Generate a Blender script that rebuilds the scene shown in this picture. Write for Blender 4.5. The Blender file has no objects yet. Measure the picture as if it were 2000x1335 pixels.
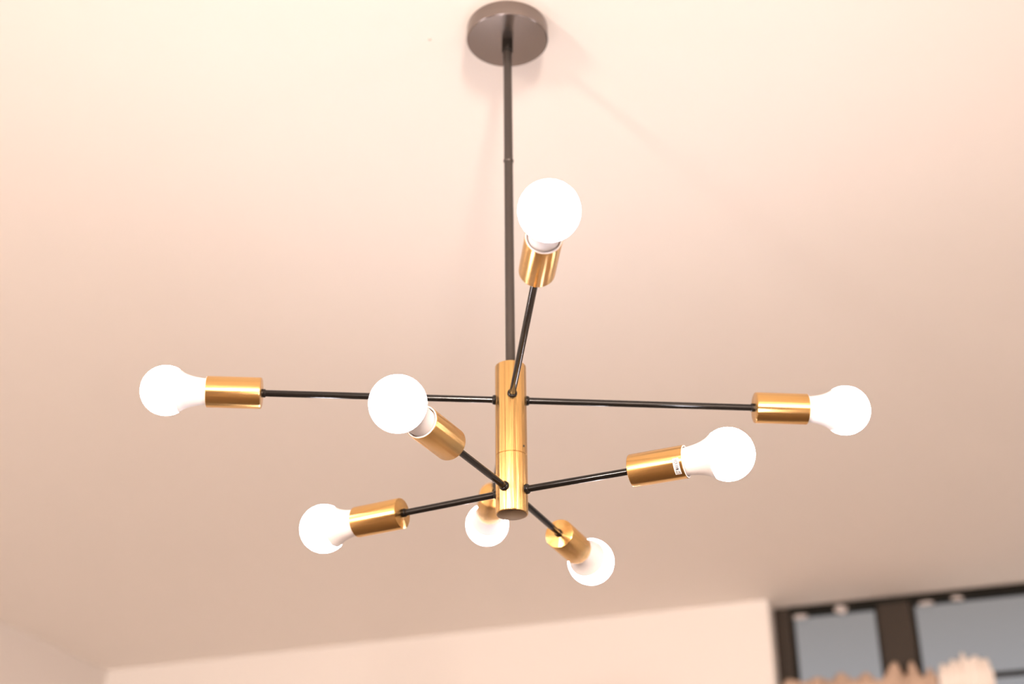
import bpy, bmesh, math, random
from mathutils import Vector, Matrix

random.seed(7)
scene = bpy.context.scene
C = scene.collection
R = math.radians

# ------------------------------------------------------------------ camera
EYE = 1.45                                   # eye height above the floor
CEIL = EYE + 1.290                           # ceiling height
TH = R(19.098)                               # camera heading, turned left from the room's depth axis
PITCH, ROLL = R(28.532), R(-0.138)
head = Vector((-math.sin(TH), math.cos(TH), 0))
right0 = Vector((math.cos(TH), math.sin(TH), 0))
fwd = head * math.cos(PITCH) + Vector((0, 0, math.sin(PITCH)))
up0 = right0.cross(fwd)
cr, sr = math.cos(ROLL), math.sin(ROLL)
right = right0 * cr + up0 * sr
up = up0 * cr - right0 * sr
cam_data = bpy.data.cameras.new('camera')
cam_data.sensor_width = 36.0
cam_data.lens = 2789.4 / 2000 * 36.0
cam_data.clip_start = 0.02
cam_data.dof.use_dof = True
cam_data.dof.focus_distance = 1.52
cam_data.dof.aperture_fstop = 3.2
cam = bpy.data.objects.new('camera', cam_data)
m = Matrix((right, up, -fwd)).transposed().to_4x4()
m.translation = Vector((0, 0, EYE))
cam.matrix_world = m
C.objects.link(cam)
scene.camera = cam

# ------------------------------------------------------------------ world: flat grey dusk, a little bluer near the horizon
world = bpy.data.worlds.new('dusk')
scene.world = world
world.use_nodes = True
wn = world.node_tree
wn.nodes.clear()
wo = wn.nodes.new('ShaderNodeOutputWorld')
wb = wn.nodes.new('ShaderNodeBackground')
wt = wn.nodes.new('ShaderNodeTexCoord')
ws = wn.nodes.new('ShaderNodeSeparateXYZ')
wr = wn.nodes.new('ShaderNodeValToRGB')
wn.links.new(wt.outputs['Generated'], ws.inputs[0])
wn.links.new(ws.outputs['Z'], wr.inputs[0])
wr.color_ramp.elements[0].position = 0.23
wr.color_ramp.elements[0].color = (0.42, 0.41, 0.435, 1)
wr.color_ramp.elements[1].position = 0.34
wr.color_ramp.elements[1].color = (0.30, 0.25, 0.225, 1)
wn.links.new(wr.outputs[0], wb.inputs[0])
wb.inputs[1].default_value = 0.96
wn.links.new(wb.outputs[0], wo.inputs[0])

# ------------------------------------------------------------------ exposure
vs = scene.view_settings
vs.view_transform = 'Standard'
vs.look = 'None'
vs.exposure = 0.05
vs.gamma = 1.0
vs.use_curve_mapping = False

# ------------------------------------------------------------------ unseen fill lights added behind the camera to raise the room's ambient light
def fill_light(name, loc, energy, col, size, rot):
    d = bpy.data.lights.new(name, 'AREA')
    d.energy = energy
    d.color = col
    d.shape = 'DISK'
    d.size = size
    o = bpy.data.objects.new(name, d)
    o.location = loc
    o.rotation_euler = rot
    C.objects.link(o)
    return o
WARM = (1.0, 0.845, 0.74)
FILL_W = 148
fill_light('fill_light_left', (-1.9, -2.2, 1.8), FILL_W, WARM, 0.5, (R(115), 0, R(24)))
fill_light('fill_light_right', (1.2, -2.2, 1.8), FILL_W * 1.75, WARM, 0.5, (R(115), 0, R(-12)))
BULB_L = 47.0
BULB_C = (0.96, 0.925, 1.0)

# ------------------------------------------------------------------ materials
def mat(name, base, rough=0.5, metal=0.0, spec=0.5, bump=None, noise=None, aniso=None, emit=None):
    """bump = (scale, strength); noise = (scale, amount) gentle colour variation; all procedural"""
    ma = bpy.data.materials.new(name)
    ma.use_nodes = True
    nt = ma.node_tree
    b = nt.nodes['Principled BSDF']
    b.inputs['Base Color'].default_value = (*base, 1)
    b.inputs['Roughness'].default_value = rough
    b.inputs['Metallic'].default_value = metal
    b.inputs['Specular IOR Level'].default_value = spec
    tc = nt.nodes.new('ShaderNodeTexCoord')
    if noise:
        n = nt.nodes.new('ShaderNodeTexNoise')
        n.inputs['Scale'].default_value = noise[0]
        n.inputs['Detail'].default_value = 3
        mp = nt.nodes.new('ShaderNodeMapping')
        if len(noise) > 2:
            mp.inputs['Scale'].default_value = noise[2]
        nt.links.new(tc.outputs['Object'], mp.inputs[0])
        nt.links.new(mp.outputs[0], n.inputs['Vector'])
        mx = nt.nodes.new('ShaderNodeMix')
        mx.data_type = 'RGBA'
        a = noise[1]
        mx.inputs[6].default_value = (*[max(0, c * (1 - a)) for c in base], 1)
        mx.inputs[7].default_value = (*[min(1, c * (1 + a)) for c in base], 1)
        nt.links.new(n.outputs['Fac'], mx.inputs[0])
        nt.links.new(mx.outputs[2], b.inputs['Base Color'])
    if bump:
        n = nt.nodes.new('ShaderNodeTexNoise')
        n.inputs['Scale'].default_value = bump[0]
        n.inputs['Detail'].default_value = 4
        mp = nt.nodes.new('ShaderNodeMapping')
        if len(bump) > 2:
            mp.inputs['Scale'].default_value = bump[2]
        nt.links.new(tc.outputs['Object'], mp.inputs[0])
        nt.links.new(mp.outputs[0], n.inputs['Vector'])
        bp = nt.nodes.new('ShaderNodeBump')
        bp.inputs['Strength'].default_value = bump[1]
        bp.inputs['Distance'].default_value = bump[3] if len(bump) > 3 else 0.002
        nt.links.new(n.outputs['Fac'], bp.inputs['Height'])
        nt.links.new(bp.outputs[0], b.inputs['Normal'])
    if aniso:
        b.inputs['Anisotropic'].default_value = aniso[0]
        b.inputs['Anisotropic Rotation'].default_value = aniso[1]
        t = nt.nodes.new('ShaderNodeTangent')
        t.direction_type = 'RADIAL'
        t.axis = 'Z'
        nt.links.new(t.outputs[0], b.inputs['Tangent'])
    if emit:
        b.inputs['Emission Color'].default_value = (*emit[0], 1)
        b.inputs['Emission Strength'].default_value = emit[1]
    return ma

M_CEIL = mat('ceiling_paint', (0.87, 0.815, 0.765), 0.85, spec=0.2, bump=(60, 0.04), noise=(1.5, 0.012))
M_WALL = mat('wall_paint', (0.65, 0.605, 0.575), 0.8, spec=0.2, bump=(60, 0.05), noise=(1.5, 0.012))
M_FLOOR = mat('floor_walnut', (0.13, 0.095, 0.07), 0.45, noise=(3, 0.12, (6, 1, 1)))
M_REAR = mat('rear_wall_brown', (0.16, 0.115, 0.085), 0.7, noise=(3, 0.1))
M_FRAME = mat('window_frame_brown', (0.024, 0.0145, 0.008), 0.55, spec=0.3, noise=(20, 0.1))
M_GASKET = mat('window_gasket', (0.008, 0.0065, 0.0045), 0.7, spec=0.15)
M_PATCH = mat('pale_patch_matte', (0.42, 0.375, 0.36), 0.7)
M_SPOT = mat('ceiling_mark', (0.55, 0.46, 0.40), 0.8)
M_BLACK = mat('black_satin_enamel', (0.008, 0.0065, 0.0055), 0.13, spec=0.30)
M_GUN = mat('gunmetal_satin', (0.25, 0.21, 0.19), 0.24, metal=0.9)
M_STEM = mat('stem_charcoal_satin', (0.085, 0.074, 0.068), 0.30, metal=0.8)
M_BRASS = mat('brushed_brass', (0.71, 0.435, 0.165), 0.25, metal=1.0, aniso=(0.9, 0.25), noise=(240, 0.16, (1, 1, 0.010)), bump=(240, 0.10, (1, 1, 0.010)))
M_HUB = mat('brushed_brass_tube', (0.70, 0.435, 0.165), 0.22, metal=1.0, aniso=(0.9, 0.25), noise=(200, 0.42, (1, 1, 0.004)), bump=(200, 1.0, (1, 1, 0.004), 0.0035))
M_BRASSCAP = mat('brass_end_cap', (0.24, 0.165, 0.10), 0.34, metal=1.0, aniso=(0.7, 0.0))
M_SEAM = mat('brass_seam', (0.25, 0.13, 0.04), 0.4, metal=1.0)
M_LINER_GLINT = mat('white_liner_glint', (0.80, 0.76, 0.73), 0.4)
M_DARK = mat('socket_inside_dark', (0.03, 0.025, 0.02), 0.6)
M_GLOBE = mat('lit_bulb_globe', (0.9, 0.9, 0.9), 0.4, emit=(BULB_C, BULB_L))
M_NECK = mat('white_bulb_plastic', (0.70, 0.665, 0.655), 0.4, spec=0.3)
M_STICK = mat('white_sticker', (0.74, 0.71, 0.70), 0.5)
M_INK = mat('sticker_ink', (0.02, 0.018, 0.03), 0.6)
M_CURT_B = mat('tan_curtain_fabric', (0.40, 0.285, 0.215), 0.9, spec=0.1, bump=(300, 0.2), noise=(18, 0.22))
M_CURT_W = mat('cream_curtain_fabric', (0.74, 0.665, 0.61), 0.9, spec=0.1, bump=(300, 0.2))
M_ROD = mat('curtain_rod_black', (0.008, 0.007, 0.006), 0.5, spec=0.2)

# window glass: a clear pane, see-through with a Fresnel reflection
M_GLASS = bpy.data.materials.new('window_glass')
M_GLASS.use_nodes = True
gt = M_GLASS.node_tree
gt.nodes.clear()
go = gt.nodes.new('ShaderNodeOutputMaterial')
gm = gt.nodes.new('ShaderNodeMixShader')
gf = gt.nodes.new('ShaderNodeFresnel')
gf.inputs[0].default_value = 1.45
g1 = gt.nodes.new('ShaderNodeBsdfTransparent')
g1.inputs[0].default_value = (0.93, 0.95, 0.95, 1)
g2 = gt.nodes.new('ShaderNodeBsdfGlossy')
g2.inputs['Roughness'].default_value = 0.03
gt.links.new(gf.outputs[0], gm.inputs[0])
gt.links.new(g1.outputs[0], gm.inputs[1])
gt.links.new(g2.outputs[0], gm.inputs[2])
gt.links.new(gm.outputs[0], go.inputs[0])

# ------------------------------------------------------------------ mesh helpers
def obj(name, me, mats, parent=None, loc=None, rot=None):
    o = bpy.data.objects.new(name, me)
    if me is not None and mats is not None and len(me.materials) == 0:
        for x in (mats if isinstance(mats, (list, tuple)) else [mats]):
            me.materials.append(x)
    C.objects.link(o)
    if parent is not None:
        o.parent = parent
    if loc is not None:
        o.location = loc
    if rot is not None:
        o.rotation_mode = 'QUATERNION'
        o.rotation_quaternion = rot
    return o

def finish(bm, name, smooth=True, ang=35):
    bmesh.ops.recalc_face_normals(bm, faces=bm.faces)
    me = bpy.data.meshes.new(name)
    bm.to_mesh(me)
    bm.free()
    if smooth:
        for p in me.polygons:
            p.use_smooth = True
        me.set_sharp_from_angle(angle=R(ang))
    return me

def lathe(name, prof, seg=48, ang=35):
    """prof: list of (radius, z) revolved about Z; radius 0 closes the end with a pole"""
    bm = bmesh.new()
    rings = []
    for r, z in prof:
        if r <= 1e-9:
            rings.append([bm.verts.new((0, 0, z))])
        else:
            rings.append([bm.verts.new((r * math.cos(2 * math.pi * k / seg), r * math.sin(2 * math.pi * k / seg), z)) for k in range(seg)])
    for a, b in zip(rings, rings[1:]):
        for k in range(seg):
            k2 = (k + 1) % seg
            if len(a) == 1 and len(b) == 1:
                continue
            if len(a) == 1:
                bm.faces.new((a[0], b[k], b[k2]))
            elif len(b) == 1:
                bm.faces.new((a[k], a[k2], b[0]))
            else:
                bm.faces.new((a[k], a[k2], b[k2], b[k]))
    return finish(bm, name, True, ang)

def boxes(name, lst, bev=0.0):
    bm = bmesh.new()
    for (x0, x1, y0, y1, z0, z1) in lst:
        mt = Matrix.Translation(((x0 + x1) / 2, (y0 + y1) / 2, (z0 + z1) / 2)) @ Matrix.Diagonal((x1 - x0, y1 - y0, z1 - z0, 1))
        bmesh.ops.create_cube(bm, size=1, matrix=mt)
    if bev:
        bmesh.ops.bevel(bm, geom=list(bm.edges), offset=bev, segments=2, affect='EDGES')
    return finish(bm, name, False)

def struct(name, me, ma, label, parent=None):
    o = obj(name, me, ma, parent)
    if parent is None:
        o['kind'] = 'structure'
        o['label'] = label
        o['category'] = name.split('_')[0]
    return o

def tag(o, label, cat, group=None):
    o['label'] = label
    o['category'] = cat
    if group:
        o['group'] = group
    return o

def zrot(d):
    return Vector(d).normalized().to_track_quat('Z', 'X')

# ------------------------------------------------------------------ room shell
XL, XR, YB, YR = -2.761, 1.75, 3.923, -3.20
WX0, WX1, SILL = -0.595, 1.35, 0.85               # window opening
WT = 0.20                                          # wall thickness
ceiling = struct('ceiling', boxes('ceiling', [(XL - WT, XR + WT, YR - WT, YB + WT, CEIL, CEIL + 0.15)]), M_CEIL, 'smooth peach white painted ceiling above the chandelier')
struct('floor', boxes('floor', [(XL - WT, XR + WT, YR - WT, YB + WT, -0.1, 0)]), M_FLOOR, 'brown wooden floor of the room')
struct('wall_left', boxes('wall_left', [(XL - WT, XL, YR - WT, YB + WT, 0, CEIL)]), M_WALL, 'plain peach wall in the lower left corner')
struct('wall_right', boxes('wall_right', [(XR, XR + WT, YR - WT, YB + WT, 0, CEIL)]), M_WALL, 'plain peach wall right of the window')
struct('wall_rear', boxes('wall_rear', [(XL, XR, YR - WT, YR, 0, CEIL)]), M_REAR, 'dark brown wall behind the viewer')
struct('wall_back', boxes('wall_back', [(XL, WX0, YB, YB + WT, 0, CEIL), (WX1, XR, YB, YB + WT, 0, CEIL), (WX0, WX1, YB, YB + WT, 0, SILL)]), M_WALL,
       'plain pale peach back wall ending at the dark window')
sp = lathe('paint_mark', [(0.0, 0.0), (0.0016, 0.0002), (0.0022, 0.0008), (0.0022, 0.0015), (0, 0.0015)], 12)
o = obj('paint_mark', sp, M_SPOT, ceiling, (-0.599, 1.391, CEIL - 0.0012))

# ------------------------------------------------------------------ window in the recess
YF = 4.012                                         # front face of the frame
FD = 0.055
window = bpy.data.objects.new('window_1', None)
C.objects.link(window)
window.location = (WX0, YF, SILL)
window['kind'] = 'structure'
window['label'] = 'dark brown framed window with grey dusk panes at ceiling height'
window['category'] = 'window'
def wpart(name, lst, ma, bev=0.0):
    l = [(a - WX0, b - WX0, c - YF, d - YF, e - SILL, f - SILL) for a, b, c, d, e, f in lst]
    return obj(name, boxes(name, l, bev), ma, window)
TOP = CEIL
jambs = [(-0.595, -0.551), (1.305, 1.35)]
mull = [(-0.303, -0.213), (0.62, 0.71)]
TR = 0.020
for a, b in jambs:
    wpart('jamb', [(a, b, YF, YF + FD, SILL, TOP)], M_FRAME, 0.003)
for a, b in mull:
    wpart('mullion', [(a, b, YF - 0.004, YF + FD, SILL + 0.045, TOP - TR)], M_FRAME, 0.004)
wpart('top_rail', [(-0.551, 1.305, YF, YF + FD, TOP - TR, TOP)], M_GASKET, 0.002)
wpart('bottom_rail', [(-0.551, 1.305, YF, YF + FD, SILL, SILL + 0.045)], M_FRAME, 0.003)
cells = [(-0.551, -0.303), (-0.213, 0.62), (0.71, 1.305)]
for a, b in cells:
    g = 0.010
    z0, z1 = SILL + 0.045, TOP - TR
    wpart('gasket', [(a, a + g, YF + 0.012, YF + 0.04, z0, z1), (b - g, b, YF + 0.012, YF + 0.04, z0, z1),
                     (a + g, b - g, YF + 0.012, YF + 0.04, z0, z0 + g), (a + g, b - g, YF + 0.012, YF + 0.04, z1 - 0.004, z1)], M_GASKET)
    wpart('pane', [(a + 0.002, b - 0.002, YF + 0.024, YF + 0.028, z0 + 0.002, z1 - 0.002)], M_GLASS)
# pale irregular patches along the top rail
def add_patch(cx, cz, w, h, seed):
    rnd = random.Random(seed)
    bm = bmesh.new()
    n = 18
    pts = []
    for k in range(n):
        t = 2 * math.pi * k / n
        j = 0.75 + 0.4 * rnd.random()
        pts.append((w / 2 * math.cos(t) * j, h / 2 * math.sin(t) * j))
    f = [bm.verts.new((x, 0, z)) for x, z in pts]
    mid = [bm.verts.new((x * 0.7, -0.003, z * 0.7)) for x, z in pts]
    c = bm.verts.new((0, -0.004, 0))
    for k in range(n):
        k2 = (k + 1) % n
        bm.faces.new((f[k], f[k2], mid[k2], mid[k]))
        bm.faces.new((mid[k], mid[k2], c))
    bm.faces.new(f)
    return obj('pale_patch', finish(bm, 'pale_patch'), M_PATCH, window, (cx - WX0, -0.0003, cz - SILL))

# ------------------------------------------------------------------ chandelier
HX, HY = -0.4884, 1.4046
ZC, ZT, ZB, ZU, ZL = 1.26631 + EYE, 0.77534 + EYE, 0.59005 + EYE, 0.73155 + EYE, 0.61763 + EYE
LU, LL = 0.3949, 0.2506
A_U = [184.010, -84.761, 4.201, 94.923]
A_L = [-116.447, -23.808, 153.191, 66.549]
OFF = 19.098
# the stem hangs a hair out of plumb
lean_dir = right0
def axis(z):                                        # lateral offset of the stem axis at height z
    return lean_dir * (-0.0033 + (ZC - z) * 0.0047 / (ZC - ZB))
ch = bpy.data.objects.new('chandelier', None)
C.objects.link(ch)
ORG = Vector((HX, HY, CEIL)) + axis(ZC)
ORG.z = CEIL
ch.location = ORG
tag(ch, 'black and brass eight-armed chandelier with lit round bulbs', 'chandelier')
def rel(z, r=0.0):
    p = Vector((HX, HY, 0)) + axis(z)
    p.z = z
    return p - ORG
stem_q = zrot(rel(ZT) - rel(ZC))
q_hub = zrot(-(rel(ZB) - rel(ZT)))

# canopy: shallow round cup, local z=0 at the ceiling
H = CEIL - ZC
RC = 0.0546
canopy = obj('canopy', lathe('canopy', [(0, -0.001), (RC - 0.001, -0.001), (RC - 0.0003, -0.0035), (RC, -H + 0.0030), (RC - 0.0006, -H + 0.0010), (RC - 0.0022, -H), (0.030, -H - 0.0002), (0.0, -H - 0.0002)], 96, 30), M_GUN, ch)
canopy['label'] = 'round dark grey ceiling canopy'
obj('stem_nut', lathe('stem_nut', [(0, 0), (0.0072, 0), (0.0074, -0.002), (0.0074, -0.017), (0.0066, -0.0195), (0, -0.0195)], 32), M_BLACK, canopy, (0, 0, -H))
# stem
SR = 0.0057
slen = (rel(ZT) - rel(ZC)).length
stem = obj('stem', lathe('stem', [(0, -0.002), (SR, -0.002), (SR, slen + 0.004), (0, slen + 0.004)], 32), M_STEM, ch, rel(ZC), stem_q)
stem['label'] = 'thin dark grey hanging stem'
# coupling ring at the joint of the two stem lengths
obj('coupling_ring', lathe('coupling_ring', [(SR - 0.001, -0.002), (SR + 0.0004, -0.002), (SR + 0.0009, -0.0008), (SR + 0.0009, 0.0008), (SR + 0.0004, 0.002), (SR - 0.001, 0.002)], 32), M_STEM, stem, (0, 0, 0.196))
# hub: two brass sleeves with a hairline joint, local z along the axis (up)
RH = 0.01815
ZS = 0.0700                                         # joint height above the bottom
HL = ZT - ZB
low = obj('hub_sleeve', lathe('hub_sleeve_lower', [(0, 0.0008), (RH - 0.0012, 0.0), (RH - 0.0004, 0.0002), (RH, 0.0010), (RH, ZS - 0.0004), (RH - 0.0005, ZS), (0, ZS)], 96), M_HUB, ch, rel(ZB), q_hub)
upp = obj('hub_sleeve', lathe('hub_sleeve_upper', [(0, ZS + 0.0001), (RH - 0.0005, ZS + 0.0001), (RH, ZS + 0.0005), (RH, HL - 0.0012), (RH - 0.0004, HL - 0.0003), (RH - 0.0012, HL), (0, HL)], 96), M_HUB, ch, rel(ZB), q_hub)
cap = obj('end_cap', lathe('end_cap', [(0, -0.0006), (RH - 0.0022, -0.0006), (RH - 0.0014, -0.0002), (RH - 0.0014, 0.002), (0, 0.002)], 96), M_BRASSCAP, low)
cap['label'] = 'darker brass disc closing the tube'
# set screw, towards the right front
sa = R(-38 + OFF)
obj('set_screw', lathe('set_screw', [(0, 0.0003), (0.0010, 0.0003), (0.0013, 0.0), (0.0013, -0.002), (0, -0.002)], 16), M_DARK, upp,
    q_hub.inverted() @ (Vector((math.cos(sa), math.sin(sa), 0)) * RH) + Vector((0, 0, ZS + 0.0085)), zrot(q_hub.inverted() @ Vector((math.cos(sa), math.sin(sa), 0))))

# shared meshes, all built along +Z pointing away from the hub; z measured from the globe centre
AR = 0.0039
def arm_mesh(L):
    return lathe('arm_%d' % int(L * 1000), [(0, 0.0), (AR, 0.0), (AR, L - 0.1085 - RH + 0.003 + 0.002), (0, L - 0.1085 - RH + 0.003 + 0.002)], 24)
me_collar = lathe('arm_collar', [(0, -0.004), (0.0058, -0.004), (0.0058, 0.0012), (0.0054, 0.0026), (0.0042, 0.0036), (0.0036, 0.0036)], 32, 50)
me_nut = lathe('arm_nut', [(0, -0.0045), (0.0044, -0.0045), (0.0050, -0.0038), (0.0050, 0.0), (0, 0.0)], 24)
RS, SL = 0.0182, 0.0620
me_socket = lathe('socket', [(0, 0), (RS - 0.0016, 0), (RS - 0.0005, 0.0005), (RS, 0.0016), (RS, SL - 0.0004), (RS - 0.0003, SL), (RS - 0.0008, SL), (RS - 0.0009, SL - 0.0004), (RS - 0.0009, SL - 0.014), (0, SL - 0.014)], 80)
me_cup = lathe('socket_cup', [(RS - 0.0010, SL - 0.0060), (RS - 0.0010, SL - 0.0002), (RS - 0.0005, SL + 0.0001), (RS - 0.0006, SL + 0.0005), (RS - 0.0013, SL + 0.0007), (RS - 0.0019, SL + 0.0003), (RS - 0.0020, SL - 0.0060)], 64)  # socket liner; its raised white lip paints the bulb's glint on the rim
RG = 0.0287
prof = []
zj = -0.0145                                         # joint between globe and neck
rj = math.sqrt(RG ** 2 - zj ** 2)
t0 = math.asin(zj / RG)
for k in range(25):
    t = t0 + (math.pi / 2 - t0) * k / 24
    prof.append((max(RG * math.cos(t), 0 if k == 24 else 1e-5), RG * math.sin(t)))
prof[-1] = (0, RG)
me_globe = lathe('bulb_globe', [(0, zj + 0.0005)] + prof, 40, 60)
neck = [(0, zj - 0.0002), (rj - 0.0004, zj - 0.0002)]
P0, P1, P2, P3 = (rj - 0.0003, zj - 0.0008), (rj - 0.0060, zj - 0.0085), (0.0166, -0.0300), (0.0152, -0.0440)
for k in range(1, 17):
    t = k / 16
    neck.append(tuple((1 - t) ** 3 * a + 3 * t * (1 - t) ** 2 * b + 3 * t * t * (1 - t) * c + t ** 3 * d for a, b, c, d in zip(P0, P1, P2, P3)))
neck += [(0.0150, -0.0500), (0.0140, -0.0560), (0, -0.0560)]
me_neck = lathe('bulb_neck', neck, 48, 40)
for me, ma in ((me_collar, M_BLACK), (me_nut, M_BLACK), (me_socket, M_BRASS), (me_cup, M_LINER_GLINT), (me_globe, M_GLOBE), (me_neck, M_NECK)):
    me.materials.append(ma)

sockets = []
for L, zz, angs in ((LU, ZU, A_U), (LL, ZL, A_L)):
    me_arm = arm_mesh(L)
    me_arm.materials.append(M_BLACK)
    for a in angs:
        t = R(a + OFF)
        d = Vector((math.cos(t), math.sin(t), 0))
        qd = zrot(d)
        c0 = rel(zz)
        # keep the bulbs on the fitted circle
        arm = obj('arm', me_arm, None, ch, c0 + d * (RH - 0.003), qd)
        obj('arm_collar', me_collar, None, arm, (0, 0, 0.003))
        s = obj('socket', me_socket, None, ch, c0 + d * (L - 0.1085), qd)
        obj('arm_nut', me_nut, None, s)
        obj('socket_liner_glint', me_cup, None, s)
        b = obj('bulb', me_globe, None, ch, c0 + d * L, qd)
        b['label'] = 'lit white bulb'
        obj('bulb_neck', me_neck, None, b)
        sockets.append((s, qd, c0 + d * (L - 0.1085) + ORG, d))

# rating sticker wrapped round the right front socket, lettering bent onto the same cylinder
s, qd, spos, d = sockets[5]
inv = qd.inverted()
tocam = inv @ (Vector((0, 0, EYE)) - (spos + d * 0.055))
upl = inv @ Vector((0, 0, 1))
phi_cam = math.atan2(tocam.y, tocam.x)
phi_up = math.atan2(upl.y, upl.x)
dlt = (phi_up - phi_cam + math.pi) % (2 * math.pi) - math.pi
sgn = 1 if dlt > 0 else -1                           # +sgn turns towards the top
phi_c = phi_cam - sgn * R(12)
half = R(29)
z0, z1 = SL - 0.0098, SL - 0.0030
bm = bmesh.new()
rr = RS + 0.00012
ra = [[bm.verts.new((rr * math.cos(phi_c + half * (2 * k / 16 - 1)), rr * math.sin(phi_c + half * (2 * k / 16 - 1)), z)) for k in range(17)] for z in (z0, z1)]
for k in range(16):
    bm.faces.new((ra[0][k], ra[0][k + 1], ra[1][k + 1], ra[1][k]))
cu = bpy.data.curves.new('sticker_text', 'FONT')
cu.body = 'E27 MAX 60W'
cu.size = 1.0
cu.resolution_u = 2
cu.offset = 0.018
to = bpy.data.objects.new('sticker_text', cu)
C.objects.link(to)
dg = bpy.context.evaluated_depsgraph_get()
tm = bpy.data.meshes.new_from_object(to.evaluated_get(dg))
xs = [v.co.x for v in tm.vertices]
ys = [v.co.y for v in tm.vertices]
x0, x1, y0, y1 = min(xs), max(xs), min(ys), max(ys)
rt = rr + 0.0001
# reads upwards along the curve: text x runs towards the top, letter tops point back to the hub
vv = []
for v in tm.vertices:
    u = (v.co.x - x0) / (x1 - x0) * 2 - 1
    w = (v.co.y - y0) / (y1 - y0)
    ph = phi_c + sgn * half * 0.90 * u
    vv.append(bm.verts.new((rt * math.cos(ph), rt * math.sin(ph), z1 - 0.0011 - w * 0.0046)))
nsheet = len(bm.faces)
ink = []
for p in tm.polygons:
    try:
        f = bm.faces.new([vv[i] for i in p.vertices])
        f.material_index = 1
    except ValueError:
        pass
bpy.data.objects.remove(to)
bpy.data.meshes.remove(tm)
me = bpy.data.meshes.new('sticker')
bm.to_mesh(me)
bm.free()
st = obj('sticker', me, [M_STICK, M_INK], s)
st['label'] = 'small white rating sticker with black lettering'

# ------------------------------------------------------------------ curtains on a rod inside the window recess
YD, ZD = 3.962, 1.031 + EYE
rod = obj('curtain_rod', lathe('curtain_rod', [(0, 0), (0.0080, 0), (0.0080, 1.935), (0, 1.935)], 24), M_ROD, None, (WX0 + 0.005, YD, ZD), zrot((1, 0, 0)))
tag(rod, 'thin black curtain rod across the window', 'curtain rod')
for x in (0.0, 1.927):
    obj('end_flange', lathe('end_flange', [(0, 0), (0.012, 0), (0.012, 0.004), (0.008, 0.008), (0, 0.008)], 24), M_ROD, rod, (0, 0, x))

def curtain(name, x0, x1, tops, zbot, ma, label, seed, head_amp, amp):
    """gathered rod-pocket curtain: lumpy ruffled heading above the rod, pocket drawn round the rod, folds below.
    tops = one (position 0..1, height above the rod) for each gathered lump of the heading and each dip between them"""
    rnd = random.Random(seed)
    n = len(tops)
    per = 8
    nx = (n - 1) * per
    jit = [rnd.uniform(0.7, 1.3) for _ in tops]
    bm = bmesh.new()
    rows = []
    levels = [('h', v) for v in (1.0, 0.9, 0.72, 0.5, 0.25)] + [('l', v) for v in (0.010, 0.0, -0.010, -0.03, -0.07, -0.15, -0.3, -0.7, -1.1, -1.6, zbot - ZD)]
    for kind, val in levels:
        row = []
        for i in range(nx + 1):
            k = min(i // per, n - 2)
            f = i / per - k
            e = 0.5 - 0.5 * math.cos(math.pi * f)
            u = tops[k][0] + (tops[k + 1][0] - tops[k][0]) * f
            h = tops[k][1] + (tops[k + 1][1] - tops[k][1]) * e
            # lumps (odd entries) bulge to the room, dips (even entries) fall back
            wave = (-1 if (k % 2 == 0) else 1) * (2 * e - 1) * (jit[k] * (1 - e) + jit[k + 1] * e)
            if kind == 'h':
                z = ZD + 0.010 + (h - 0.010) * val
                a = head_amp * (0.45 + 0.55 * math.sin(math.pi * (0.15 + 0.6 * val)))
                y = YD - 0.010 + a * wave + (0.004 if val == 1.0 else 0)
            else:
                z = ZD + val
                w = min(1.0, max(0.0, (-val - 0.010) * 7))
                a = 0.0030 + (amp - 0.0030) * w
                y = YD - 0.0140 + a * wave
            x = x0 + (x1 - x0) * u
            row.append(bm.verts.new((x, min(y, YF - 0.010), z)))
        rows.append(row)
    for ra_, rb_ in zip(rows, rows[1:]):
        for i in range(nx):
            bm.faces.new((ra_[i], ra_[i + 1], rb_[i + 1], rb_[i]))
    me = finish(bm, name, True, 80)
    cx = (x0 + x1) / 2
    for v in me.vertices:
        v.co -= Vector((cx, YD, ZD))
    o = obj(name, me, ma, None, (cx, YD, ZD))
    so = o.modifiers.new('thickness', 'SOLIDIFY')
    so.thickness = 0.0014
    so.offset = 0
    tag(o, label, 'curtain', 'curtains on the window rod')
    return o
TAN = [(-0.588, 0.024), (-0.560, 0.033), (-0.520, 0.028), (-0.480, 0.032), (-0.450, 0.025), (-0.418, 0.039), (-0.383, 0.021), (-0.350, 0.032),
       (-0.319, 0.012), (-0.270, 0.055), (-0.249, 0.022), (-0.228, 0.052), (-0.202, 0.012), (-0.182, 0.030), (-0.167, 0.012)]
CREAM = [(-0.162, 0.026), (-0.150, 0.038), (-0.137, 0.037), (-0.121, 0.047), (-0.107, 0.046), (-0.094, 0.064), (-0.080, 0.047), (-0.062, 0.053), (-0.048, 0.046), (-0.034, 0.042), (-0.021, 0.012)]
TAN = [((x + 0.588) / 0.421, h) for x, h in TAN]
CREAM = [((x + 0.162) / 0.141, h) for x, h in CREAM]
curtain('tan_curtain', -0.588, -0.167, TAN, 0.12, M_CURT_B, 'gathered tan curtain with ruffled heading beside the pale bunched one', 3, 0.015, 0.018)
curtain('cream_curtain', -0.162, -0.021, CREAM, 0.12, M_CURT_W, 'narrow bunch of pale cream curtain over the black rod', 5, 0.010, 0.014)
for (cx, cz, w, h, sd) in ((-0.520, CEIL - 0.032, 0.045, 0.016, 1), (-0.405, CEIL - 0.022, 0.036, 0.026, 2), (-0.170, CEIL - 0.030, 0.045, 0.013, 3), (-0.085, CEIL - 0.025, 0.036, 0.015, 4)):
    add_patch(cx, cz, w, h, sd)
